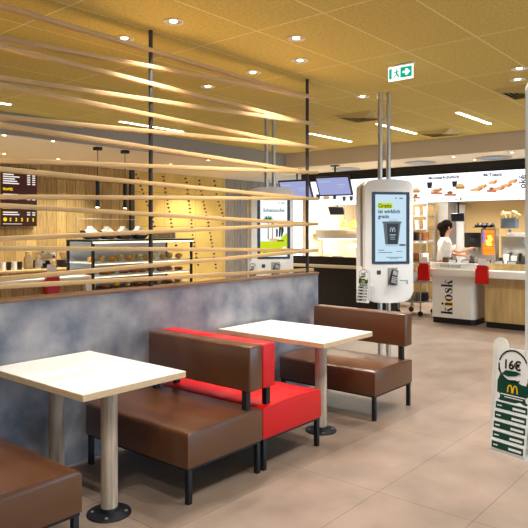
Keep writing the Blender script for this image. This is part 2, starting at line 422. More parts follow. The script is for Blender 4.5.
gfx(d, 'cup_print', 'scr_pale', [quad(.0,.07,1.56,1.57), quad(.01,.06,1.535,1.542), quad(.005,.065,1.515,1.52)], lift=.0042)
gfx(d, 'cup_shadow', 'scr_cup', [disc(.15,1.452,.045,.012)], lift=.0014)
gfx(d, 'small_print', 'scr_dark', [quad(-.13,-.06,1.392,1.399), quad(-.13,.03,1.366,1.372), quad(.08,.15,1.378,1.383), quad(-.04,.15,1.312,1.318), quad(.0,.1,1.297,1.302)], lift=.0014)
gfx(d, 'screen_icons', 'scr_cup', [disc(.075,1.975,.008), quad(.115,.155,1.968,1.981)], lift=.0014)
# kiosk seen through the slats
t2, f = kiosk_body('white order kiosk with a lime and white screen standing behind the slat screen', 6.46, 5.33, math.radians(-39))
d = gfx(f, 'display', 'scr_white', [quad(-.165,.195,1.27,2.015)])
ktext(d, 'Schatzsuche', .058, .015, 1.86, 'scr_navy', .0015, .0012, 'CENTER')
gfx(d, 'screen_icons', 'scr_cup', [disc(.085,1.975,.007), quad(.115,.16,1.97,1.98)], lift=.0014)
gfx(d, 'lime_ground', 'scr_lime', [[(-.165,1.3),(.195,1.3),(.195,1.58),(.15,1.55),(.10,1.49),(.03,1.47),(-.165,1.47)]], lift=.0014)
leaf = []
for a in range(0,360,45):
    c, s = math.cos(math.radians(a)), math.sin(math.radians(a))*.75
    leaf.append([(-.06,1.77),(-.06+.035*c-.012*s,1.77+.035*s+.012*c),(-.06+.075*c,1.77+.07*s-.012),(-.06+.035*c+.012*s,1.77+.035*s-.012*c)])
for a in range(0,360,60):
    c, s = math.cos(math.radians(a)), math.sin(math.radians(a))*.75
    leaf.append([(.0,1.72),(.0+.02*c-.008*s,1.72+.02*s+.008*c),(.0+.05*c,1.72+.05*s-.01),(.0+.02*c+.008*s,1.72+.02*s-.008*c)])
gfx(d, 'palm_leaves', 'scr_green', leaf, lift=.0028)
gfx(d, 'palm_trunks', 'food_brown', [[(-.068,1.50),(-.052,1.50),(-.055,1.76),(-.064,1.76)], [(-.012,1.5),(.0,1.5),(.004,1.71),(-.004,1.71)]], lift=.002)
gfx(d, 'figures', 'scr_dark', [disc(.10,1.66,.018), [(.08,1.53),(.10,1.53),(.115,1.65),(.085,1.65)], [(.11,1.53),(.125,1.53),(.15,1.62),(.12,1.725)], disc(.055,1.62,.014), [(.045,1.53),(.065,1.53),(.07,1.61),(.045,1.61)], quad(.06,.15,1.47,1.485)], lift=.0028)
gfx(d, 'sand', 'food_tan', [disc(.02,1.49,.075,.018)], lift=.0027)
gfx(d, 'pale_button', 'scr_white', [rrect(.13,.185,1.335,1.40,.02,4)], lift=.0028)
gfx(d, 'small_print', 'scr_dark', [quad(-.13,-.08,1.325,1.331), quad(.03,.10,1.36,1.38)], lift=.0028)
# kiosk at the right edge
fw = Vector((.6438,.7652,0)); fw = Vector((.7652,.6438,0)); rt = Vector((.6438,-.7652,0))
th = math.radians(-25); wv = rt*math.cos(th)+fw*math.sin(th); nv = -fw*math.cos(th)+rt*math.sin(th)
pt = fw*2.16+rt*(2.16*(525.-264)/625) + wv*.28 - nv*.165
t3, f = kiosk_body('nearest white order kiosk, cut off by the right edge of the photo', pt.x, pt.y, math.atan2(wv.y, wv.x))
d = gfx(f, 'display', 'scr_blue', [quad(-.165,.195,1.27,2.015)])

# leaflet racks hanging on the left flank of each kiosk
def leaflet_rack(label, top, ang, group='leaflet racks on the kiosks'):
    """front face hangs below the point top; ang = world angle of its left-to-right direction"""
    t = thing('leaflet_rack', label, 'leaflet rack', (top[0],top[1],top[2]-.37), ang, group); W = .066
    t.rotation_euler = (math.radians(-4),0,ang)
    MB().prism(rrect(-W-.025,-W+.035,.03,.40,.028,6), .006, (0,.03,0), (1,0,0), (0,0,1), (0,1,0)).build('back_tongue', 'white_plastic', t)
    B(-W,W,.0,.05,0,.012).build('tray', 'white_plastic', t); B(-W,W,.044,.05,0,.34).build('back_board', 'white_plastic', t)
    for k in range(5):
        z = .012+k*.034
        B(-W,W,-.002+k*.004,.002+k*.004,z,z+.0335).build('pocket', 'white_card', t)
        g = B(-W+.006,W-.006,-.0035+k*.004,-.002+k*.004,z+.005,z+.028).build('pocket_stripe', 'green', t, 'dark green printed strip')
        s = MB(); s.box(-W+.012,-W+.03,-.0042+k*.004,-.0034+k*.004,z+.014,z+.018); s.box(W-.06,W-.012,-.0042+k*.004,-.0034+k*.004,z+.011,z+.019)
        s.build('strip_print', 'white_card', g)
    MB().bar((0,.04,.2), (.06,.12,.2), .02, .03).build('hook', 'white_plastic', t)
    Fy = .018
    c = MB().prism(rrect(-W,W,.17,.37,.012,4), .004, (0,Fy,0), (1,0,0), (0,0,1), (0,1,0)).build('leaflet', 'white_card', t, 'white and dark green leaflet with a price ring')
    def g(name, m, polys, lift, p=c):
        q = MB()
        for pl in polys: q.prism(pl, .0008, (0,Fy-lift,0), (1,0,0), (0,0,1), (0,-1,0))
        return q.build(name, m, p)
    blot = [(-W+.006,.186),(-W+.02,.182),(.0,.178),(.03,.188),(.05,.18),(W-.008,.184),(W-.006,.25),(W-.012,.275),(.055,.262),(.05,.248),(.03,.25),(.01,.262),(-.02,.258),(-.045,.268),(-.06,.29),(-W+.008,.30),(-W+.016,.275),(-W+.006,.25)]
    g('green_field', 'green', [blot], 0.)
    g('price_ring', 'black_ink', [ringpoly(-.002,.308,.052,.057,20,165), ringpoly(-.002,.308,.052,.057,175,300)], .0009)
    g('grey_smear', 'green', [[(-.045,.276),(-.03,.29),(.01,.292),(.03,.287),(.01,.276),(-.02,.27)]], .0009)
    text('lettering', '16€', .044, (-.040,Fy-.001,.297), (1,0,0), (0,0,1), 'black_ink', c, .0012, 'LEFT', .001, .95)
    g('arches_mark', 'yellow_ink', arches(.0,.215,.04,.028), .0016)
    g('small_print', 'white_card', [quad(-.045,.05,.204,.2075), quad(-.03,.04,.196,.199), disc(-.055,.197,.008,.012,8), disc(.06,.2,.01,.012,8)], .0016)
    return t
q = lambda px, d, z: fw*d + rt*(d*(px-264)/625) + Vector((0,0,z))
a0 = math.atan2(rt.y, rt.x)
leaflet_rack('leaflet rack with a 16 euro price card on the nearest kiosk at the right edge', q(507,2.17,1.205), a0-math.radians(54))
leaflet_rack('small leaflet rack on the left flank of the kiosk showing a cup', q(361.5,6.85,1.195), a0-math.radians(42))
leaflet_rack('small leaflet rack on the left flank of the kiosk behind the slats', q(250.5,8.0,1.20), a0-math.radians(40))

# ------------------------------------------------------------------ ceiling fittings
def downlight(label, x, y, z, power, r=.055, spot=110):
    t = thing('downlight', label, 'downlight', (x,y,z), 0, 'recessed downlights')
    MB().lathe([(r,-.0005),(r*1.45,-.001),(r*1.5,-.006),(r*1.35,-.009),(r*.95,-.006),(r*.9,-.001)], n=24).build('trim_ring', 'trim_white', t)
    MB().lathe([(r*.5,-.0008),(r*.62,-.002),(r*.93,-.005)], n=20).build('reflector', 'steel', t)
    MB().lathe([(0,-.004),(r*.5,-.0025),(r*.5,-.0005)], n=16).build('lens', 'lamp', t)
    if power: lamp('downlight_beam', 'SPOT', (0,0,-.02), power, spot=spot, blend=.6, size=.04, parent=t)
    return t
PW = 95
for x, y, l in [(3.16,3.55,'recessed downlight closest to the top of the nearer slat post'), (3.18,4.17,'recessed downlight left of the nearer slat post, over the slats'),
                (4.08,3.09,'recessed downlight at the top centre of the ceiling, nearest of its pair'), (4.64,3.47,'recessed downlight next to the top of the farther slat post'),
                (4.69,4.09,'recessed downlight between the two slat posts, left of the farther one'), (4.83,4.87,'recessed downlight seen just above the second slat, between the posts'),
                (6.24,2.01,'upper recessed downlight beside the top of the nearest kiosk'), (6.68,2.17,'lower recessed downlight beside the top of the nearest kiosk'),
                (6.36,3.84,'recessed downlight just left of the chrome kiosk poles')]:
    downlight(l, x, y, CEIL, PW)
for x, y in [(2.0,1.5),(3.4,1.2),(4.9,1.1),(7.2,.6),(8.4,1.6),(8.4,3.0),(1.9,4.2),(1.0,3.4),(.5,1.0),(1.0,-.7)]:  # unseen ceiling beams; the last two added to brighten the nearest kiosk and rack
    lamp('dining_beam', 'SPOT', (x,y,CEIL-.03), PW, spot=110, blend=.6, size=.04)
for x, y, l in [(4.2,8.12,'downlight in the low plaster ceiling at the left edge, front row'), (4.93,8.12,'downlight in the low plaster ceiling, second of the front row'),
                (5.22,10.1,'downlight in the low ceiling above the brown menu screen'), (6.23,10.1,'downlight in the low ceiling just right of the brown menu screen'),
                (6.9,10.1,'downlight in the low ceiling left of the pendant lamps'), (8.12,9.2,'downlight in the low ceiling left of the dotted wall'),
                (8.1,8.15,'downlight in the low ceiling right of the nearer post, front row'), (9.4,9.2,'downlight in the low ceiling in front of the dotted wall')]:
    downlight(l, x, y, LOW, 100, .045)
for x, y, l in [(10.5,4.5,'downlight in the beige low ceiling above the middle menu panel'), (10.5,3.5,'downlight in the beige low ceiling near the right round vent'),
                (11.2,4.4,'downlight in the beige low ceiling between the two round vents')]:
    downlight(l, x, y, LOW, 45, .045)
for x, y in [(3.0,9.4),(6.6,9.2),(9.9,10.0),(10.9,6.2),(11.0,7.6),(12.6,5.6),(12.6,4.0),(12.6,7.2),(10.8,2.6),(12.6,2.4)]:
    lamp('low_ceiling_beam', 'SPOT', (x,y,LOW-.03), 150, spot=130, blend=.6, size=.06)
for x in (9.0,10.1,11.0): lamp('wall_wash', 'SPOT', (x,9.9,LOW-.03), 32, (1,.84,.5), .1, 130, 1., rot=(math.radians(20),0,0))
for x0, x1, y, l in [(2.6,3.92,7.43,'linear ceiling light cut by the left edge of the photo'), (5.55,6.76,7.38,'linear ceiling light behind the nearer slat post'),
                     (8.22,9.44,5.94,'linear ceiling light just right of the farther slat post'), (8.1,9.33,4.64,'linear ceiling light right of the chrome kiosk poles'),
                     (8.01,9.18,3.38,'rightmost linear ceiling light, clear of the poles')]:
    t = thing('linear_light', l, 'ceiling light', ((x0+x1)/2,y,CEIL), 0, 'linear ceiling lights'); h = (x1-x0)/2
    B(-h-.01,h+.01,-.032,.032,-.008,-.001).build('housing', 'trim_white', t)
    B(-h,h,-.024,.024,-.014,-.008).build('diffuser', 'tube', t)
for x, y, l in [(7.45,4.5,'square ceiling diffuser above the kiosk poles'), (9.5,4.3,'square ceiling diffuser right of the kiosk poles near the beige fascia'), (7.3,2.25,'square ceiling diffuser beside the nearest kiosk')]:
    t = thing('air_diffuser', l, 'ceiling vent', (x,y,CEIL), 0, 'square air diffusers')
    g = MB()
    for a, b in ((-.3,-.27),(.27,.3)): g.box(a,b,-.3,.3,-.006,-.001); g.box(-.27,.27,a,b,-.006,-.001)
    g.build('frame', 'diffuser_paint', t)
    B(-.27,.27,-.27,.27,-.003,-.001).build('backing', 'black_panel', t)
    g = MB()
    for r_ in (.225,.18,.135,.09,.045):
        o_, i_ = r_+.04, r_
        for k in range(4):
            R_ = Matrix.Rotation(PI/2*k,3,'Z')
            lo = [R_ @ Vector(p) for p in ((o_,-o_,-.004),(o_,o_,-.004),(i_,i_,-.038),(i_,-i_,-.038))]; hi = [p+Vector((0,0,.003)) for p in lo]
            L_ = [g.bm.verts.new(p) for p in lo]; H_ = [g.bm.verts.new(p) for p in hi]
            g.bm.faces.new(L_); g.bm.faces.new(H_[::-1])
            for q_ in range(4): g.bm.faces.new([L_[q_],L_[(q_+1)%4],H_[(q_+1)%4],H_[q_]])
    g.build('louvre', 'diffuser_paint', t)
for x, y, l in [(10.95,5.35,'round ceiling vent in the low ceiling above the kiosk with the cup'), (11.05,4.0,'round ceiling vent in the low ceiling at the right'), (11.1,7.1,'round ceiling vent behind the hanging monitor')]:
    t = thing('round_vent', l, 'ceiling vent', (x,y,LOW), 0, 'round ceiling vents')
    MB().lathe([(0,-.002),(.28,-.002),(.3,-.012),(.25,-.02),(.22,-.012),(.2,-.012)], n=32).build('rim', 'vent', t)
    MB().lathe([(0,-.03),(.08,-.03),(.14,-.02),(.19,-.013)], n=32).build('cone', 'blue_grey', t)

# exit sign
t = thing('exit_sign', 'green illuminated emergency exit sign with running figure and arrow under the ochre ceiling', 'sign', (5.36,2.82,CEIL))
B(-.03,.03,-.16,.16,-.02,-.001,b=.003).build('mount', 'trim_white', t)
pl = B(-.008,.008,-.15,.15,-.165,-.02).build('sign_plate', 'sign_white', t); t.scale = (.85,.85,.9)
def sg(name, m, polys, lift=0.):
    g_ = MB()
    for p in polys: g_.prism(p, .002, (-.008-lift,0,0), (0,-1,0), (0,0,1), (-1,0,0))
    return g_.build(name, m, pl)
sg('green_field', 'sign_green', [quad(.0,.14,-.145,-.035), quad(-.14,-.105,-.145,-.035)])
sg('arrow', 'sign_white', [[(.03,-.10),(.075,-.10),(.06,-.12),(.08,-.125),(.118,-.09),(.08,-.055),(.06,-.06),(.075,-.08),(.03,-.08)]], .002)
sg('running_figure', 'sign_green', [disc(-.045,-.055,.01), [(-.06,-.07),(-.035,-.065),(-.03,-.10),(-.055,-.105)], [(-.055,-.10),(-.04,-.105),(-.075,-.14),(-.085,-.132)], [(-.045,-.10),(-.03,-.10),(-.012,-.125),(-.025,-.142),(-.038,-.125)], [(-.06,-.07),(-.055,-.08),(-.085,-.088),(-.085,-.078)], [(-.035,-.07),(-.03,-.08),(-.01,-.085),(-.01,-.075)]], .0005)

# ------------------------------------------------------------------ hanging order monitors
def monitor(label, x, y, z, ang, tilt, w=.74, h=.42, drop=None, screen='scr_lav', pic=True):
    t = thing('hanging_monitor', label, 'monitor', (x,y,z), ang, 'hanging monitors')
    mx = Matrix.Rotation(math.radians(tilt),4,'X')
    c = B(-w/2,w/2,-.02,.025,-h/2,h/2,b=.006,mx=mx).build('casing', 'black_plastic', t)
    s = B(-w/2+.03,w/2-.03,-.023,-.019,-h/2+.035,h/2-.025,mx=mx).build('screen', screen, c)
    if pic:
        g_ = MB(); g_.box(.08,.26,-.0245,-.0228,.02,.04,mx=mx); g_.box(.08,.2,-.0245,-.0228,-.03,-.02,mx=mx); g_.box(-.3,-.06,-.0245,-.0228,.1,.12,mx=mx); g_.build('screen_print', 'scr_pale', s)
    d_ = drop if drop is not None else LOW-z
    MB().cyl((0,.05,0), (0,.05,d_), .018, n=12).build('drop_tube', 'black_metal', t)
    B(-.08,.08,.0,.1,d_-.02,d_).build('ceiling_bracket', 'black_metal', t)
    B(-.06,.06,.01,.06,-.06,.06).build('wall_mount', 'black_metal', t)
    return t
monitor('tilted black order monitor hanging just right of the farther slat post', 10.35, 6.90, 2.49, math.radians(-82), 28)
monitor('tilted black order monitor hanging partly behind the farther slat post', 10.42, 7.90, 2.47, math.radians(-82), 28)

# ------------------------------------------------------------------ overhead menu light boxes
WX = 11.5
struct('trim_4', B(WX+.05, WX+.16, -1, 8.6, 2.70, LOW), 'black_panel')
def menu_panel(label, y1, y0, title, items, mark=True):
    t = thing('menu_board', label, 'menu board', (WX,(y0+y1)/2,2.16), 0, 'lit overhead menu panels'); h = (y1-y0)/2
    B(.01,.09,-h+.004,h-.004,0,.55).build('casing', 'black_plastic', t)
    p = B(0,.01,-h+.006,h-.006,.004,.545).build('light_panel', 'menu_white', t)
    def g(name, m, polys, lift=0.):
        q_ = MB()
        for pl_ in polys: q_.prism(pl_, .002, (-lift,0,0), (0,-1,0), (0,0,1), (-1,0,0))
        return q_.build(name, m, p)
    if title: text('lettering', title, .088, (-.002,0,.45), (0,-1,0), (0,0,1), 'menu_dark', p, .0035, 'CENTER', .002)
    for (k, cx, cz, sz) in items:
        if k == 'wrap':
            g('bread_picture', 'food_tan', [[(cx-sz,cz-.03),(cx+sz*.5,cz-.04),(cx+sz,cz),(cx+sz*.8,cz+.045),(cx-sz*.7,cz+.012)]])
            g('filling_picture', 'food_red', [[(cx+sz*.3,cz-.035),(cx+sz*1.05,cz),(cx+sz*.8,cz+.04),(cx+sz*.5,cz+.01)]], .002)
        elif k == 'burger':
            g('bun_picture', 'food_tan', [disc(cx,cz,sz,sz*.7,16,0,180), rrect(cx-sz,cx+sz,cz-sz*.55,cz-sz*.25,sz*.1,3)])
            g('patty_picture', 'food_brown', [quad(cx-sz,cx+sz,cz-sz*.25,cz-.002)], .002); g('salad_picture', 'food_green', [quad(cx-sz*1.05,cx+sz*1.05,cz-sz*.1,cz+.004)], .004)
        elif k == 'cup': g('cup_picture', 'menu_dark', [[(cx-sz*.7,cz-sz),(cx+sz*.7,cz-sz),(cx+sz,cz+sz),(cx-sz,cz+sz)]])
        elif k == 'fries': g('tray_picture', 'food_red', [[(cx-sz,cz-.03),(cx+sz,cz-.04),(cx+sz*1.1,cz),(cx-sz*.9,cz+.015)]]); g('side_picture', 'food_brown', [disc(cx,cz+.03,sz*.5,.03,10)])
    if mark: g('green_mark', 'food_green', [disc(-h*.0+h*.72,.05,.025,.035,8)]); g('price', 'menu_dark', [quad(h*.45,h*.62,.04,.055)])
    return t
menu_panel('lit white menu panel farthest left, seen beyond the farther slat post', 8.445, 7.5, None, [('cup',-.3,.18,.05),('cup',-.12,.2,.06),('burger',.1,.18,.08),('cup',.32,.18,.05)], False)
menu_panel('lit white menu panel right under the hanging monitors', 7.5, 6.55, None, [('cup',-.38,.14,.05),('cup',-.2,.14,.05),('burger',.0,.15,.08),('cup',.18,.15,.055),('burger',.36,.16,.07)], False)
menu_panel('lit menu panel mostly hidden by the kiosk with the cup, burger at its right end', 6.55, 5.605, None, [('burger',-.1,.25,.09),('burger',.37,.24,.08),('fries',.36,.12,.09)], True)
menu_panel('lit menu panel titled for breakfast menus with dark cups', 5.605, 4.658, 'Monsterfrühstück', [('cup',-.29,.34,.06),('wrap',-.15,.24,.13),('fries',-.15,.19,.12),('fries',.13,.15,.12),('cup',.22,.34,.055),('burger',.33,.28,.09)])
menu_panel('lit menu panel titled McToasts with a row of wraps', 4.658, 3.712, 'McToasts', [('wrap',-.31,.22,.13),('wrap',-.20,.27,.1),('wrap',.0,.34,.09),('wrap',.10,.22,.13),('fries',-.02,.19,.09),('wrap',.24,.27,.12),('wrap',.36,.34,.09)], False)
t = menu_panel('edge of a lit menu panel with upright lettering beside the nearest kiosk', 3.712, 2.77, None, [], False)
text('lettering', 'oké', .16, (-.002,.36,.2), (0,0,1), (0,1,0), 'menu_dark', [c for c in t.children if c.name.startswith('light_panel')][0], .004, 'LEFT', .002)

# ------------------------------------------------------------------ kiosk counter and its neighbours
CXF = 10.33
t = thing('counter', 'white service counter unit marked kiosk with black plinth', 'counter', (CXF,4.45,0))
prof = [(-.40,.0),(.37,.0),(.37,1.0),(-.40,1.0)]
MB().prism([(0,.37),(0,-.31)]+[(.07-.07*math.cos(PI/2*k/6), -.31-.07*math.sin(PI/2*k/6)) for k in range(1,7)]+[(.75,-.38),(.75,.37)], .73, (0,0,.1), (1,0,0), (0,1,0), (0,0,1)).build('body', 'white_plastic', t)
MB().prism([(.015,.36),(.015,-.31),(.07,-.365),(.75,-.365),(.75,.36)], .1, (0,0,0), (1,0,0), (0,1,0), (0,0,1)).build('plinth', 'black_panel', t)
# lettering kiosk, upright reading upwards: bold high-contrast serif letters drawn stroke by stroke
def serif(word, S):
    """polygons of 'kiosk' in units: x along the word, y up the letter"""
    out, yel, x = [], [], 0.
    for ch in word:
        if ch == 'k':
            out += [quad(x+.06,x+.22,0,1.0), quad(x,x+.28,0,.04), quad(x,x+.14,.95,1.0), quad(x+.34,x+.66,.0,.04), quad(x+.30,x+.60,.61,.65)]
            out += [[(x+.22,.30),(x+.47,.62),(x+.51,.62),(x+.22,.24)], [(x+.28,.36),(x+.42,.03),(x+.62,.03),(x+.38,.46)]]; x += .72
        elif ch == 'i':
            yel += [quad(x-.02,x+.34,-.0,.58)]
            out += [quad(x+.08,x+.24,0,.64), quad(x+.0,x+.32,0,.04), quad(x+.0,x+.14,.60,.65), disc(x+.16,.86,.10)]; x += .40
        elif ch == 'o':
            c = x+.28; o_ = disc(c,.32,.28,.34,24); i_ = disc(c,.32,.11,.29,24)
            for k in range(24): out.append([o_[k], o_[(k+1)%24], i_[(k+1)%24], i_[k]])
            x += .64
        elif ch == 's':
            p = [(.42,.48),(.36,.60),(.22,.63),(.10,.56),(.10,.44),(.24,.36),(.38,.28),(.42,.15),(.32,.04),(.18,.02),(.07,.08),(.04,.2)]
            w_ = [.03,.02,.02,.05,.07,.09,.09,.07,.05,.02,.02,.03]
            for k in range(len(p)-1):
                a, b = Vector(p[k]), Vector(p[k+1]); n_ = Vector((-(b-a).y, (b-a).x)).normalized()
                out.append([(x+(a+n_*w_[k]).x,(a+n_*w_[k]).y), (x+(a-n_*w_[k]).x,(a-n_*w_[k]).y), (x+(b-n_*w_[k+1]).x,(b-n_*w_[k+1]).y), (x+(b+n_*w_[k+1]).x,(b+n_*w_[k+1]).y)])
            out += [quad(x+.40,x+.44,.42,.64), quad(x+.02,x+.06,.02,.24)]; x += .52
    return [[(a*S,b*S) for a, b in p] for p in out], [[(a*S,b*S) for a, b in p] for p in yel]
blk, yel = serif('kiosk', .205)
g = MB()
for p in blk: g.prism(p, .003, (-.003,.0,.16), (0,0,1), (0,1,0), (-1,0,0))
g.build('lettering', 'black_ink', t, 'bold black upright word')
g = MB()
for p in yel: g.prism(p, .002, (-.001,.0,.16), (0,0,1), (0,1,0), (-1,0,0))
g.build('yellow_block', 'yellow_ink', t)
t = thing('counter', 'oak fronted service counter unit right of the white one, black plinth', 'counter', (CXF,2.5,0))
B(.0,.75,-1.3,1.39,.1,.83).build('body', 'counter_board', t); B(.02,.75,-1.3,1.37,0,.1).build('plinth', 'black_panel', t)
t = thing('worktop', 'long white counter slab lying over the white and the oak counter units', 'counter top', (CXF,3.14,.83))
B(-.13,.77,-1.94,1.94,0,.12,b=.006).build('slab', 'white_plastic', t)
B(.12,.16,-1.94,.73,.12,.23).build('upstand', 'counter_board', t, 'oak upstand')
t = thing('counter_sign', 'long low white sign reading KIOSK KASSE on the counter slab', 'sign', (10.27,4.42,.95))
B(0,.06,-.42,.42,0,.105,b=.003).build('sign_plate', 'white_card', t)
text('lettering', 'KIOSK KASSE', .062, (-.001,.22,.028), (0,-1,0), (0,0,1), 'grey_ink', t, .0006, 'LEFT', .001)
t = thing('counter', 'dark kitchen counter with a cream slab left of the kiosk with the cup', 'counter', (CXF,7.1,0))
B(0,.75,-1.25,1.25,0,.87).build('body', 'black_panel', t); B(-.06,.8,-1.27,1.27,.87,.93,b=.005).build('slab', 'cream_wall', t)
B(.02,.06,-1.23,1.23,.93,1.09).build('upstand', 'black_panel', t)
def red_holder(label, x, y, z, rz=0.):
    t = thing('leaflet_holder', label, 'leaflet holder', (x,y,z), rz, 'red acrylic leaflet holders')
    g_ = MB(); g_.box(-.07,-.064,-.1,.1,-.2,.04); g_.box(-.002,.0,-.1,.1,-.2,.06); g_.box(-.07,0,-.1,-.094,-.2,.04); g_.box(-.07,0,.094,.1,-.2,.04); g_.box(-.07,0,-.1,.1,-.206,-.2)
    g_.build('pocket', 'red_plastic', t)
    g_ = MB(); g_.box(-.05,-.045,-.085,.085,-.19,.10); g_.build('red_leaflet', 'red_plastic', t)
    B(-.03,-.026,-.065,.075,-.19,.21).build('white_leaflet', 'white_card', t)
    return t
red_holder('red leaflet holder hooked on the left end of the white counter slab', 10.195, 4.90, .94)
red_holder('red leaflet holder hooked on the counter slab between the white and oak units', 10.195, 3.87, .94)

# trolley between the counters
t = thing('trolley', 'steel wire trolley parked in the gap left of the white counter unit', 'trolley', (11.1,5.52,0))
for z in (.25,.62,1.0,1.4): B(-.28,.28,-.24,.24,z,z+.02).build('shelf', 'dull_steel', t)
for sx in (-1,1):
    for sy in (-1,1):
        p = MB().cyl((sx*.27,sy*.23,.1), (sx*.27,sy*.23,1.55), .013, n=10).build('upright', 'dull_steel', t)
        MB().cyl((sx*.27-.015,sy*.23,.05), (sx*.27+.015,sy*.23,.05), .05, n=16).build('caster', 'black_plastic', p)
for i, (z, n) in enumerate(((.27,3),(.64,3),(1.02,4),(1.42,3))):
    for k in range(n):
        y = 5.5-.16+k*.32/(n-1)
        o = B(-.12,.12,-.045,.045,0,.16,b=.008).build('storage_tub', ['black_plastic','dull_steel','white_card','crust'][(i+k)%4]); o.location = (11.08,y,z)
        tag(o, '%s tub from the left on the %s shelf of the steel trolley' % (ORD[n-1-k], ['lowest','second lowest','second highest','top'][i]), 'tub', 'tubs on the trolley')

# rack of cups at the kitchen back
t = thing('storage_rack', 'steel storage rack with rows of stacked cups behind the worker', 'rack', (13.2,6.8,0))
for z in (.5,.95,1.32,1.62,1.92,2.2): B(-.2,.2,-.62,.62,z,z+.025).build('shelf', 'dull_steel', t)
for sx in (-.19,.19):
    for sy in (-.61,.61): MB().cyl((sx,sy,0), (sx,sy,2.5), .018, n=10).build('upright', 'dull_steel', t)
cupm = MB(); cupm.lathe([(0,0),(.045,0),(.055,.2),(.05,.2),(.041,.01),(0,.01)], n=14); proto = None
for i, z in enumerate((1.945,1.645,1.345)):
    for k in range(6):
        y = 6.28+k*.2
        if proto is None: o = proto = cupm.build('cup_stack', 'white_card')
        else: o = proto.copy(); COL.objects.link(o)
        o.location = (13.12,y,z)
        tag(o, '%s white cup stack from the right on the %s rack shelf' % (ORD[k], ['upper','middle','lower'][i]), 'cup', 'cup stacks on the rack')

# pale doorway panel, kitchen column, small monitor
struct('door_1', B(13.9,13.995,5.72,6.12,0,2.2), 'white_plastic')
struct('trim_5', B(13.4,13.85,5.88,6.1,0,LOW), 'fascia')
monitor('small dark kitchen monitor hanging right of the worker', 11.9, 5.02, 1.87, math.radians(-84), 12, .25, .16, None, 'scr_dark', False)
monitor('tilted dark kitchen screen hanging under the menu light boxes at left', 11.95, 7.9, 2.06, math.radians(-82), 30, .36, .2, None, 'scr_dark', False)

# ------------------------------------------------------------------ machines behind the right counter
BC = 11.75
t = thing('counter', 'steel back counter carrying the coffee machine and the soft ice machine', 'counter', (BC,3.5,0))
B(0,.9,-2,1.45,.08,.9).build('body', 'dull_steel', t); B(-.02,.92,-2,1.47,.9,.95,b=.004).build('worktop', 'steel', t); B(.03,.9,-2,1.43,0,.08).build('plinth', 'black_panel', t)
t = thing('coffee_machine', 'black bean-to-cup coffee machine with dark hoppers on the back counter', 'coffee machine', (BC+.32,4.72,.95))
B(-.12,.2,-.19,.19,.33,.62,b=.012).build('head', 'black_plastic', t); B(.02,.2,-.19,.19,.04,.33).build('back', 'dull_steel', t)
B(-.14,.2,-.19,.19,0,.04,b=.004).build('drip_tray', 'black_plastic', t)
B(-.122,-.119,-.06,.06,.45,.55).build('display', 'black_gloss', t)
for y in (-.06,.06): MB().cyl((-.06,y,.26), (-.06,y,.33), .018, n=12).build('spout', 'steel', t)
for y in (-.11,.11): B(-.10,.0,y-.03,y+.03,.04,.17,b=.006).build('milk_jug', 'steel', t)
t = thing('blender_rack', 'cluster of dark round mixing lids standing on a slim post beside the coffee machine', 'rack', (BC+.78,4.72,.95))
MB().cyl((0,0,0), (0,0,.72), .03, n=12).build('stand', 'black_metal', t)
B(-.1,.1,-.2,.2,.72,.735).build('plate', 'black_metal', t)
for k in range(4): MB().lathe([(0,0),(.05,.0),(.055,.03),(.03,.07),(0,.085)], (0,-.15+k*.1,.735), 14).build('lid', 'black_plastic', t)
t = thing('display_case', 'small glowing orange and yellow drinks display in a steel frame', 'display', (BC+.12,4.38,.95))
g = MB(); g.box(-.06,.12,-.14,-.115,0,.70); g.box(-.06,.12,.115,.14,0,.70); g.box(-.06,.12,-.115,.115,.67,.70); g.box(-.06,.12,-.115,.115,0,.2); g.build('frame', 'steel', t)
d = B(.0,.02,-.115,.115,.2,.67).build('display_panel', 'scr_orange', t)
MB().prism([(-.06,.40),(-.02,.36),(.05,.38),(.03,.44),(.065,.50),(.03,.57),(-.04,.56),(-.02,.49),(-.07,.47)], .005, (-.001,0,0), (0,-1,0), (0,0,1), (-1,0,0)).build('bright_picture', 'scr_hot', d); B(-.006,0,-.112,-.10,.22,.65).build('edge_strip', 'scr_hot', d); B(-.006,0,.085,.112,.42,.65).build('purple_patch', 'scr_purple', d)
g = MB()
for z in (.27,.35,.43,.51,.59): g.box(-.008,-.001,-.10,.10,z,z+.012)
g.build('print_lines', 'food_red', d)
t = thing('ice_machine', 'boxy steel soft ice machine with blue label on the back counter', 'machine', (BC+.32,3.8,.95))
B(-.2,.3,-.36,.36,.18,.55,b=.012).build('body', 'steel', t); B(.0,.3,-.36,.36,0,.18).build('base', 'dull_steel', t); B(-.25,.05,-.33,.33,0,.025).build('drip_tray', 'dull_steel', t)
B(-.203,-.2,-.32,-.04,.40,.50).build('blue_label', 'blue_grey', t, 'pale blue label'); 
for y in (-.2,0,.2): g = MB(); g.cyl((-.24,y,.1), (-.24,y,.24), .022, n=12); g.cyl((-.24,y,.2), (-.2,y,.2), .015, n=8); g.build('spout', 'black_plastic', t)
B(-.12,.25,-.28,.28,.55,.62,b=.01).build('lid', 'white_plastic', t)
for k, (y, c, h_) in enumerate(((4.02,'white_card',.2),(3.88,'white_card',.17),(3.6,'black_plastic',.16))):
    o = MB().lathe([(0,0),(.05,0),(.06,h_),(.054,h_),(.044,.012),(0,.012)], n=16).build('drink_cup', c); o.location = (BC+.05,y+.02,.975)
    tag(o, ['taller white cup at the left spout of the soft ice machine','shorter white cup in the middle of the soft ice machine tray','black cup at the right spout of the soft ice machine'][k], 'cup', 'cups under the soft ice machine')
t = thing('cone_holder', 'blue grey tub of beige wafer cones on a tall slim post', 'cone holder', (BC+.77,4.22,.95))
MB().cyl((0,0,0), (0,0,.68), .03, n=12).build('stand', 'dull_steel', t); B(-.12,.12,-.14,.14,.70,.90,b=.015).build('tub', 'blue_grey', t)
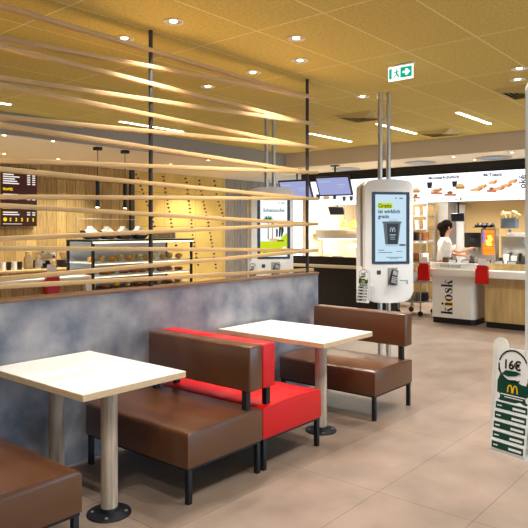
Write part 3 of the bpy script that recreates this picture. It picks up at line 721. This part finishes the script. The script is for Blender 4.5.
for k in range(8):
    a = 2*PI*k/8; x_, y_ = .06*math.cos(a), .11*math.sin(a)
    MB().cyl((x_*.8,y_*.8,.88), (x_*1.5,y_*1.5,.99+.02*(k%3)), .02, .055, 14).build('cone', 'cone', t)
for k, (y, m_) in enumerate(((4.58,'steel'),(4.14,'black_plastic'),(3.45,'white_card'),(4.85,'white_card'))):
    o = MB().lathe([(0,0),(.05,0),(.058,.09),(.04,.15),(.02,.16),(0,.16)], n=14).build('canister', m_); o.location = (BC+.06,y,.95)
    tag(o, ['steel canister left of the orange drinks display','black canister between the orange display and the soft ice machine','white canister right of the soft ice machine','white canister in front of the coffee machine'][k], 'canister', 'canisters on the back counter')
for k in range(5):
    y = 4.62-.24*k if k < 2 else 4.02-.22*(k-2)
    t = thing('order_terminal', ['cash register left end of the white slab, beside the worker','slim card reader on the white slab near the worker','small terminal on the slab behind the second red holder','small terminal on the slab below the orange display','small terminal on the slab near the soft ice machine'][k], 'terminal', (10.72,y,.95), 0, 'terminals on the counter slab')
    B(-.05,.07,-.06,.06,0,.02).build('foot', 'black_plastic', t)
    mx = Matrix.Translation((0,0,.085)) @ Matrix.Rotation(math.radians(30),4,'Y')
    c = B(-.012,.012,-.08,.08,-.07,.07,b=.004,mx=mx).build('terminal_body', 'black_plastic', t); B(-.014,-.011,-.065,.065,-.05,.05,mx=mx).build('display', 'grey_plastic', c)

# ------------------------------------------------------------------ kitchen seen left of the cup kiosk
t = thing('prep_table', 'steel prep table under bright light behind the dark kitchen counter', 'table', (12.0,7.35,0))
B(-.35,.35,-1.2,1.2,.86,.9,b=.004).build('worktop', 'steel', t); B(-.33,.33,-1.18,1.18,.3,.33).build('shelf', 'steel', t)
for sx in (-.32,.32):
    for sy in (-1.15,1.15): MB().cyl((sx,sy,0), (sx,sy,.86), .025, n=10).build('leg', 'steel', t)
t = thing('heated_shelf', 'steel heated pass shelf with red marks over the prep table', 'shelf', (12.2,7.62,.9))
for sy in (-.85,.85): MB().cyl((0,sy,0), (0,sy,.62), .02, n=10).build('post', 'steel', t)
B(-.2,.2,-.9,.9,.52,.72,b=.006).build('hood', 'dull_steel', t)
B(-.15,.15,-.85,.85,.505,.52).build('heat_strip', 'tube', t)
g = MB(); g.box(-.203,-.2,-.32,-.29,.57,.67); g.box(-.203,-.2,-.25,-.22,.57,.67); g.build('red_marks', 'red_plastic', t)
for k in range(5):
    o = MB().lathe([(0,0),(.09,0),(.12,.1),(.13,.14),(.115,.14),(.085,.015),(0,.015)], n=18).build('food_bin', ['white_card','muffin','scr_lime','steel','muffin'][k] if k != 2 else 'muffin'); o.location = (11.9,6.75+.36*k,.9)
    tag(o, '%s round food bin from the right on the bright prep table' % ORD[k], 'bin', 'food bins on the prep table')
t = thing('warming_dome', 'pale rounded warming bin at the right of the prep table', 'bin', (11.4,7.1,0))
B(-.2,.2,-.22,.22,0,.93).build('pedestal', 'dull_steel', t); MB().lathe([(.2,.93),(.2,1.12),(.17,1.25),(.1,1.31),(0,1.33)], n=24).build('dome', 'cream_wall', t)
for k, y in enumerate((7.38,7.62)):
    t = thing('heat_lamp', ['right yellow heat lamp hanging over the prep table','left yellow heat lamp hanging over the prep table'][k], 'lamp', (11.85,y,LOW), 0, 'heat lamps over the prep table')
    MB().cyl((0,0,-1.08), (0,0,0), .008, n=8).build('cord', 'dull_steel', t); MB().lathe([(.02,-1.06),(.05,-1.1),(.1,-1.22),(.095,-1.22),(.04,-1.11),(0,-1.09)], n=18).build('lamp_shade', 'yellow_ink', t)
    MB().ball((0,0,-1.17), .035).build('bulb', 'lamp', t)
lamp('kitchen_strip', 'AREA', (12.0,7.2,2.6), 130, (1,.93,.8), 1.6)

# ------------------------------------------------------------------ cafe counter, glass case, back counter
t = thing('counter', 'cafe counter with upright wood boards and a white slab behind the partition', 'counter', (3.4,8.45,0))
B(-2.9,2.12,-.33,.33,.08,.86).build('body', 'counter_wood', t); B(-2.9,2.12,-.3,.3,0,.08).build('plinth', 'black_panel', t)
B(-2.92,2.13,-.4,.36,.86,.93,b=.005).build('slab', 'white_plastic', t)
B(2.03,2.13,-.41,.36,0,.86).build('end_panel', 'white_plastic', t)
red_holder('red leaflet holder hooked on the cafe counter slab behind the slats', 4.85, 8.045, .92, PI/2)
CX0, CX1 = 5.58, 7.66
t = thing('glass_case', 'long glass pastry case with lit shelves beside the cafe counter', 'display case', ((CX0+CX1)/2,8.45,0)); h = (CX1-CX0)/2
B(-h,h,-.34,.34,0,.66).build('base', 'counter_board', t)
B(-h,h,-.36,.36,.66,.70).build('deck', 'black_panel', t)
for sx in (-1,1):
    for sy in (-1,1): B(sx*(h-.02)-.018, sx*(h-.02)+.018, sy*.335-.018, sy*.335+.018, .70, 1.44).build('post', 'black_metal', t)
B(-h,h,-.36,.36,1.44,1.47,b=.003).build('top', 'black_metal', t)
B(-h,h,-.363,-.36,1.415,1.44).build('light_strip', 'strip', t)
B(-h+.01,h-.01,-.35,-.345,.72,1.41).build('front_glass', 'glass', t)
for z in (.90,1.10): B(-h+.03,h-.03,-.30,.32,z,z+.018).build('shelf', 'white_plastic', t); 
B(-h+.03,h-.03,.325,.335,.7,1.44).build('back_panel', 'steel', t)
for z in (.88,1.08,1.42): B(-h+.05,h-.05,-.3,-.28,z,z+.012).build('light_strip', 'strip', t)
protos = {}
def pastry(kind):
    m = MB()
    if kind == 'roll': m.ball((0,0,.045), .06, (1.2,.9,.75)); m.ball((0,0,.06), .045, (1.1,.7,.8)); return m.build('bread_roll', 'pastry')
    if kind == 'croissant':
        for k in range(-3,4): m.ball((k*.026, abs(k)**2*.004, .038-abs(k)*.003), .04-abs(k)*.006)
        return m.build('croissant', 'crust')
    if kind == 'donut':
        for k in range(12): a = 2*PI*k/12; m.ball((.05*math.cos(a), .05*math.sin(a), .026), .028, u=8, v=6)
        return m.build('doughnut', 'crust')
    m.lathe([(0,0),(.035,0),(.05,.055),(.058,.07),(.045,.1),(0,.115)], n=16); return m.build('muffin', 'muffin')
for si, (z, kinds, n) in enumerate(((1.118,['roll','muffin'],11),(.918,['croissant','donut'],10),(.70,['muffin','donut','roll'],9))):
    for k in range(n):
        kd = kinds[k % len(kinds)]
        if kd not in protos: o = protos[kd] = pastry(kd)
        else: o = protos[kd].copy(); COL.objects.link(o)
        o.location = (CX0+.15+k*(CX1-CX0-.3)/(n-1), 8.32+random.uniform(-.03,.03), z); o.rotation_euler = (0,0,random.uniform(-.4,.4))
        tag(o, '%s pastry from the left, %s, %s of the glass case' % (ORD[k], {'roll':'golden roll','croissant':'brown croissant','donut':'brown ring doughnut','muffin':'pale muffin'}[kd], ['top shelf','middle shelf','bottom deck'][si]), 'pastry', 'pastries in the glass case')
# boat bowls with napkins
bowl = None
for k, x in enumerate((5.82,6.13,6.45,6.77)):
    if bowl is None:
        t = bowl = thing('boat_bowl', '', 'bowl', (x,8.5,1.47), 0)
        prof = [(-.13,.125),(-.12,.07),(-.08,.02),(-.03,.0),(.06,.0),(.11,.025),(.14,.07),(.13,.075),(.09,.05),(-.06,.055),(-.11,.09)]
        MB().prism(prof, .14, (0,-.07,0), (1,0,0), (0,0,1), (0,1,0), b=.006).build('bowl', 'bowl_wood', t)
        MB().prism([(-.115,.05),(.125,.05),(.135,.10),(.08,.11),(.035,.15),(-.01,.185),(-.03,.13),(-.125,.115)], .11, (0,-.055,0), (1,0,0), (0,0,1), (0,1,0), b=.005).build('napkin', 'napkin', t)
    else: t = dup(bowl, (x,8.5,1.47))
    t.scale = (1.15,1.15,1.15); t['label'] = '%s boat bowl from the left, white napkin inside, on the glass case' % ORD[k]; t['group'] = 'boat bowls on the glass case'
for k in range(6):
    o = MB().lathe([(0,0),(.035,0),(.04,.16),(.037,.16),(.032,.01),(0,.01)], n=14).build('drinking_glass', 'jar_glass'); o.location = (7.12+k*.09,8.5,1.47)
    tag(o, '%s clear glass from the left, upright on the right end of the glass case' % ORD[k], 'glass', 'glasses on the glass case')
t = thing('bowl_rail', 'thin steel frame standing over the four boat bowls', 'frame', (6.32,8.6,1.47))
MB().tube([(-.6,.12,0),(-.6,.12,.33),(.62,.12,.33),(.62,.12,0)], .006, 8).build('frame', 'steel', t)
for k, x in enumerate((5.73,6.25)):
    y = 8.08+.06*0+.1
    t = thing('pendant_lamp', ['slim black tube pendant lamp, the left of the two','slim black tube pendant lamp, the right of the two'][k], 'lamp', (x,y,LOW), 0, 'black pendant lamps over the glass case')
    B(-.05,.05,-.05,.05,-.05,0).build('ceiling_rose', 'black_metal', t); MB().cyl((0,0,-.52), (0,0,-.05), .005, n=8).build('cord', 'black_metal', t)
    MB().cyl((0,0,-.93), (0,0,-.52), .032, n=20).build('lamp_tube', 'black_metal', t); MB().cyl((0,0,-.934), (0,0,-.93), .024, n=16).build('bulb', 'lamp', t)
    lamp('pendant_beam', 'SPOT', (0,0,-.95), 18, spot=90, parent=t)
t = thing('counter', 'wooden cafe back counter along the plank wall', 'counter', (4.4,10.42,0))
B(-3.5,3.9,-.33,.36,0,.89).build('body', 'counter_wood', t); B(-3.52,3.92,-.36,.37,.89,.93,b=.004).build('worktop', 'counter_board', t)
# menu screen of the cafe
t = thing('menu_screen', 'dark brown cafe menu screen with yellow headings on the plank wall', 'menu board', (5.82,10.70,1.69))
B(-.35,.35,.02,.08,0,1.07).build('casing', 'black_plastic', t)
def cg(name, m, polys, p, lift=0.):
    q_ = MB()
    for pl_ in polys: q_.prism(pl_, .002, (0,.0-lift,0), (1,0,0), (0,0,1), (0,-1,0))
    return q_.build(name, m, p)
s1 = B(-.345,.345,0,.02,.385,1.065).build('upper_screen', 'menu_brown', t); s2 = B(-.345,.345,0,.02,.005,.375).build('lower_screen', 'menu_brown', t)
for s_, rows in ((s1,[(1.0,'ICED DRINKS',[.93,.89,.85,.81,.77]),(.64,'FRAPPÉS',[.57,.53,.49])]),(s2,[(.31,'EXTRAS',[.25,.21])])):
    for z, w_, bars in rows:
        text('lettering', w_, .062, (-.31,-.001,z), (1,0,0), (0,0,1), 'menu_yellow', s_, .0012, 'LEFT', .002, .8)
        cg('menu_lines', 'menu_text', [quad(-.31,-.31+random.uniform(.2,.34),b_-.012,b_+.008) for b_ in bars]+[quad(a_,a_+.06,b_-.012,b_+.008) for b_ in bars for a_ in (.15,.25)], s_)
cg('yellow_icons', 'menu_yellow', [disc(-.27,.12,.035)]+[p for k in range(5) for p in ([(-.19+k*.11,.09),(-.15+k*.11,.09),(-.17+k*.11,.125)], disc(-.17+k*.11,.135,.016,.016,8))], s2)
cg('menu_lines', 'menu_text', [quad(-.31,.05,.035,.045)], s2)
t = thing('menu_screen', 'yellow cafe menu screen cut off by the left edge of the photo', 'menu board', (5.08,10.70,1.69))
B(-.38,.38,.02,.08,0,1.07).build('casing', 'black_plastic', t); B(-.375,.375,0,.02,.005,1.065).build('screen', 'menu_yellow', t)
# jars, machine parts and cups on the back counter
def jar(x, label, r=.075, h_=.26, m='jar_glass', y=10.3):
    t = thing('storage_jar', label, 'jar', (x,y,.93), 0, 'jars on the cafe back counter')
    MB().lathe([(0,0),(r,0),(r*1.05,h_*.1),(r*1.05,h_*.75),(r*.7,h_*.92),(r*.7,h_)], n=20).build('jar_body', m, t); MB().lathe([(0,h_),(r*.75,h_),(r*.75,h_+.05),(0,h_+.06)], n=20).build('lid', 'counter_board', t)
jar(5.77, 'tall lidded glass jar on the cafe back counter below the brown screen')
jar(5.97, 'short steel canister with a wooden lid beside the espresso machine', .06, .18, 'steel')
for k in range(6):
    o = MB().lathe([(0,0),(.035,0),(.045,.14),(.04,.14),(.03,.01),(0,.01)], n=14).build('paper_cup', ['white_card','black_plastic'][k%2]); o.location = (5.08+k*.1,10.25,.93)
    tag(o, '%s %s cup from the left in the row on the cafe back counter' % (ORD[k], ['white','black'][k%2]), 'cup', 'cups on the cafe back counter')
t = thing('espresso_machine', 'small chrome espresso machine on the cafe back counter', 'coffee machine', (6.13,10.35,.93))
B(-.15,.15,-.1,.2,.14,.3,b=.02).build('body', 'chrome', t); B(-.14,.14,.05,.2,0,.14).build('back', 'black_plastic', t); B(-.15,.15,-.15,.1,0,.025).build('drip_tray', 'black_plastic', t)
for x in (-.07,.07): MB().cyl((x,-.06,.09), (x,-.06,.14), .03, n=14).build('spout', 'chrome', t); 
MB().cyl((-.1,-.1,.3), (-.1,-.1,.38), .04, .03, n=14).build('cup_warmer', 'chrome', t)
t = thing('grinder', 'chrome and black coffee grinder right of the espresso machine', 'grinder', (6.5,10.35,.93))
B(-.08,.08,-.1,.12,0,.14,b=.015).build('body', 'black_plastic', t); MB().lathe([(.04,.14),(.08,.24),(.08,.28),(0,.29)], n=16).build('hopper', 'jar_glass', t); MB().cyl((.0,-.13,.1), (0,-.1,.1), .03, n=12).build('spout', 'chrome', t)
for k, x in enumerate((6.72,6.88)):
    t = thing('milk_jug', ['left chrome milk jug at the end of the cafe back counter','right chrome milk jug at the end of the cafe back counter'][k], 'jug', (x,10.3,.93), 0, 'milk jugs on the cafe back counter')
    MB().lathe([(0,0),(.05,0),(.055,.05),(.04,.1),(.045,.14),(.04,.14),(.035,.1),(0,.02)], n=18).build('jug_body', 'chrome', t); MB().tube([(.045,0,.12),(.085,0,.11),(.085,0,.05),(.05,0,.04)], .007, 8).build('handle', 'chrome', t)
o = B(-.15,.15,-.01,.01,-.035,.035,b=.009,seg=3).build('wall_plaque', 'muffin'); o.location = (6.39,10.785,1.18); tag(o, 'small pale plaque on the plank wall above the espresso machine', 'plaque')

# ------------------------------------------------------------------ the worker
def skin_mesh(name, verts, edges, m, parent, root=0, sub=2, label=None):
    """verts: (x,y,z,r[,r2]) joints; grown with skin + subdivision and frozen to a mesh"""
    me = bpy.data.meshes.new(name); me.from_pydata([v[:3] for v in verts], edges, []); me.update()
    o = bpy.data.objects.new(name, me); COL.objects.link(o)
    md = o.modifiers.new('skin', 'SKIN'); md.use_smooth_shade = True
    for i, v in enumerate(verts):
        sv = me.skin_vertices[0].data[i]; sv.radius = (v[3], v[4] if len(v) > 4 else v[3]); sv.use_root = (i == root)
    sd = o.modifiers.new('sub', 'SUBSURF'); sd.levels = sub; sd.render_levels = sub
    dg = bpy.context.evaluated_depsgraph_get(); dg.update()
    fin = bpy.data.meshes.new_from_object(o.evaluated_get(dg)); bpy.data.objects.remove(o)
    for p in fin.polygons: p.use_smooth = True
    fin.materials.clear(); fin.materials.append(M[m]); fin.name = name
    n = bpy.data.objects.new(name, fin); COL.objects.link(n); n.parent = parent
    if label: n['label'] = label
    return n
# local frame: +x is where she faces (to the right in the photo), y to her left, feet on z 0
W = thing('person', 'person in a white T-shirt with dark hair reaching forward behind the counter', 'person', (11.42,5.1,0), math.radians(-52))
V = [(0,0,.93,.13,.11),(0.0,0,1.08,.12,.10),(.02,0,1.24,.14,.10),(.03,0,1.40,.11,.07),(.045,0,1.49,.055,.055),(.065,0,1.57,.055),(.085,0,1.66,.082,.095),(.08,0,1.72,.062,.07)]
E_ = [(0,1),(1,2),(2,3),(3,4),(4,5),(5,6),(6,7)]
def add(v, par): V.append(v); E_.append((par, len(V)-1)); return len(V)-1
tips = []
for s, el, wr in ((1,(.20,.24,1.16),(.42,.14,1.13)), (-1,(.22,-.24,1.20),(.47,-.17,1.27))):
    a = add((.03,s*.15,1.39,.045), 3); b = add((.10,s*.215,1.28,.04), a); c = add((*el,.038), b); d_ = add((*((Vector(el)+Vector(wr))/2),.034), c); e_ = add((*wr,.024), d_)
    dirv = (Vector(wr)-Vector(el)).normalized(); palm = Vector(wr)+dirv*.05
    p = add((*palm,.032,.018), e_); tips.append((palm, dirv, s))
for s in (1,-1):
    a = add((0,s*.09,.86,.095), 0); b = add((.02,s*.095,.5,.062), a); c = add((-.01,s*.1,.1,.042), b); d_ = add((.10,s*.11,.045,.036), c)
body = skin_mesh('body', V, E_, 'skin', W)
fg = []
for palm, dv, s in tips:
    sd = Vector((-dv.y, dv.x, 0)).normalized(); dn = Vector((0,0,-1))
    for k, (off, L) in enumerate(((-.026,.062),(-.009,.072),(.009,.068),(.026,.054))):
        b0 = palm+sd*off*s; j1 = b0+dv*(L*.6)+dn*.006; j2 = j1+dv*(L*.35)+dn*.022; j3 = j2+dv*(L*.15)+dn*.022
        fv = [(*b0,.010),(*j1,.009),(*j2,.008),(*j3,.007)]
        skin_mesh('finger', fv, [(0,1),(1,2),(2,3)], 'skin', body, 0, 1)
    b0 = palm-dv*.025-sd*.02*s; j1 = b0-sd*.03*s+dv*.025; j2 = j1+dv*.035+dn*.012
    skin_mesh('thumb', [(*b0,.012),(*j1,.010),(*j2,.009)], [(0,1),(1,2)], 'skin', body, 0, 1)
# face: nose, eyes, mouth, ears
g = MB(); g.ball((.178,0,1.655), .016, (1.2,.8,1.3)); g.build('nose', 'skin', body)
for s in (1,-1):
    g = MB(); g.ball((.160,s*.032,1.675), .011); g.build('eye', 'black_ink', body); g = MB(); g.ball((.08,s*.094,1.66), .026, (.7,.35,1.2)); g.build('ear', 'skin', body)
g = MB(); g.ball((.165,0,1.612), .02, (.5,1.1,.35)); g.build('mouth', 'red_plastic', body)
g = MB(); g.ball((.055,0,1.71), .112, (1.02,.95,1.0), 20, 14); g.ball((-.005,0,1.65), .095, (.85,.95,1.15), 16, 12); g.ball((-.02,0,1.57), .075, (.8,.95,1.35), 14, 10); g.ball((-.03,0,1.68), .095, (1,1,1), 14, 10)
g.build('hair', 'hair', W)
SV = [(0,0,.98,.150,.125),(0.0,0,1.1,.142,.115),(.02,0,1.24,.165,.125),(.03,0,1.39,.165,.125),(.042,0,1.47,.085,.08),(.03,.165,1.385,.098),(.10,.22,1.28,.08),(.14,.232,1.235,.062),(.03,-.165,1.385,.098),(.105,-.22,1.285,.08),(.15,-.232,1.245,.062)]
skin_mesh('shirt', SV, [(0,1),(1,2),(2,3),(3,4),(3,5),(5,6),(6,7),(3,8),(8,9),(9,10)], 'shirt', W)
TV = [(0,0,.95,.155,.13),(0,.09,.84,.108),(.02,.095,.5,.076),(-.01,.1,.1,.058),(0,-.09,.84,.108),(.02,-.095,.5,.076),(-.01,-.1,.1,.058)]
skin_mesh('trousers', TV, [(0,1),(1,2),(2,3),(0,4),(4,5),(5,6)], 'trousers', W)
for s in (1,-1):
    g = MB(); g.box(-.07,.18,s*.105-.045,s*.105+.045,0,.09,b=.03,seg=3); g.build('shoe', 'black_plastic', W)
g = MB(); n_ = 14
pr = [(.165*math.cos(math.radians(-110+220*k/n_)), .175*math.sin(math.radians(-110+220*k/n_))) for k in range(n_+1)]; pr += [(p_[0]*1.06, p_[1]*1.06) for p_ in pr[::-1]]
g.prism(pr, .6, (0,0,.5), (1,0,0), (0,1,0), (0,0,1)); g.build('apron', 'apron', W)

# ------------------------------------------------------------------ daylight, camera, colour
wd = bpy.data.worlds.new('daylight'); SC.world = wd; wd.use_nodes = True
bg = wd.node_tree.nodes['Background']; bg.inputs['Color'].default_value = (.55,.77,1,1); bg.inputs['Strength'].default_value = 2.4
cam = bpy.data.cameras.new('camera'); co = bpy.data.objects.new('camera', cam); COL.objects.link(co)
co.location = (0,0,H); co.rotation_euler = (PI/2, 0, math.atan2(526,625)-PI/2)
cam.sensor_width = 36; cam.lens = 36*625/528; cam.shift_y = -34/528; cam.clip_end = 100; cam.clip_start = .05
SC.camera = co
vs = SC.view_settings; vs.view_transform = 'Standard'; vs.look = 'None'; vs.gamma = 1; vs.use_curve_mapping = False; vs.exposure = .38
SC.cycles.max_bounces = 8; SC.cycles.diffuse_bounces = 5; SC.cycles.use_denoising = True
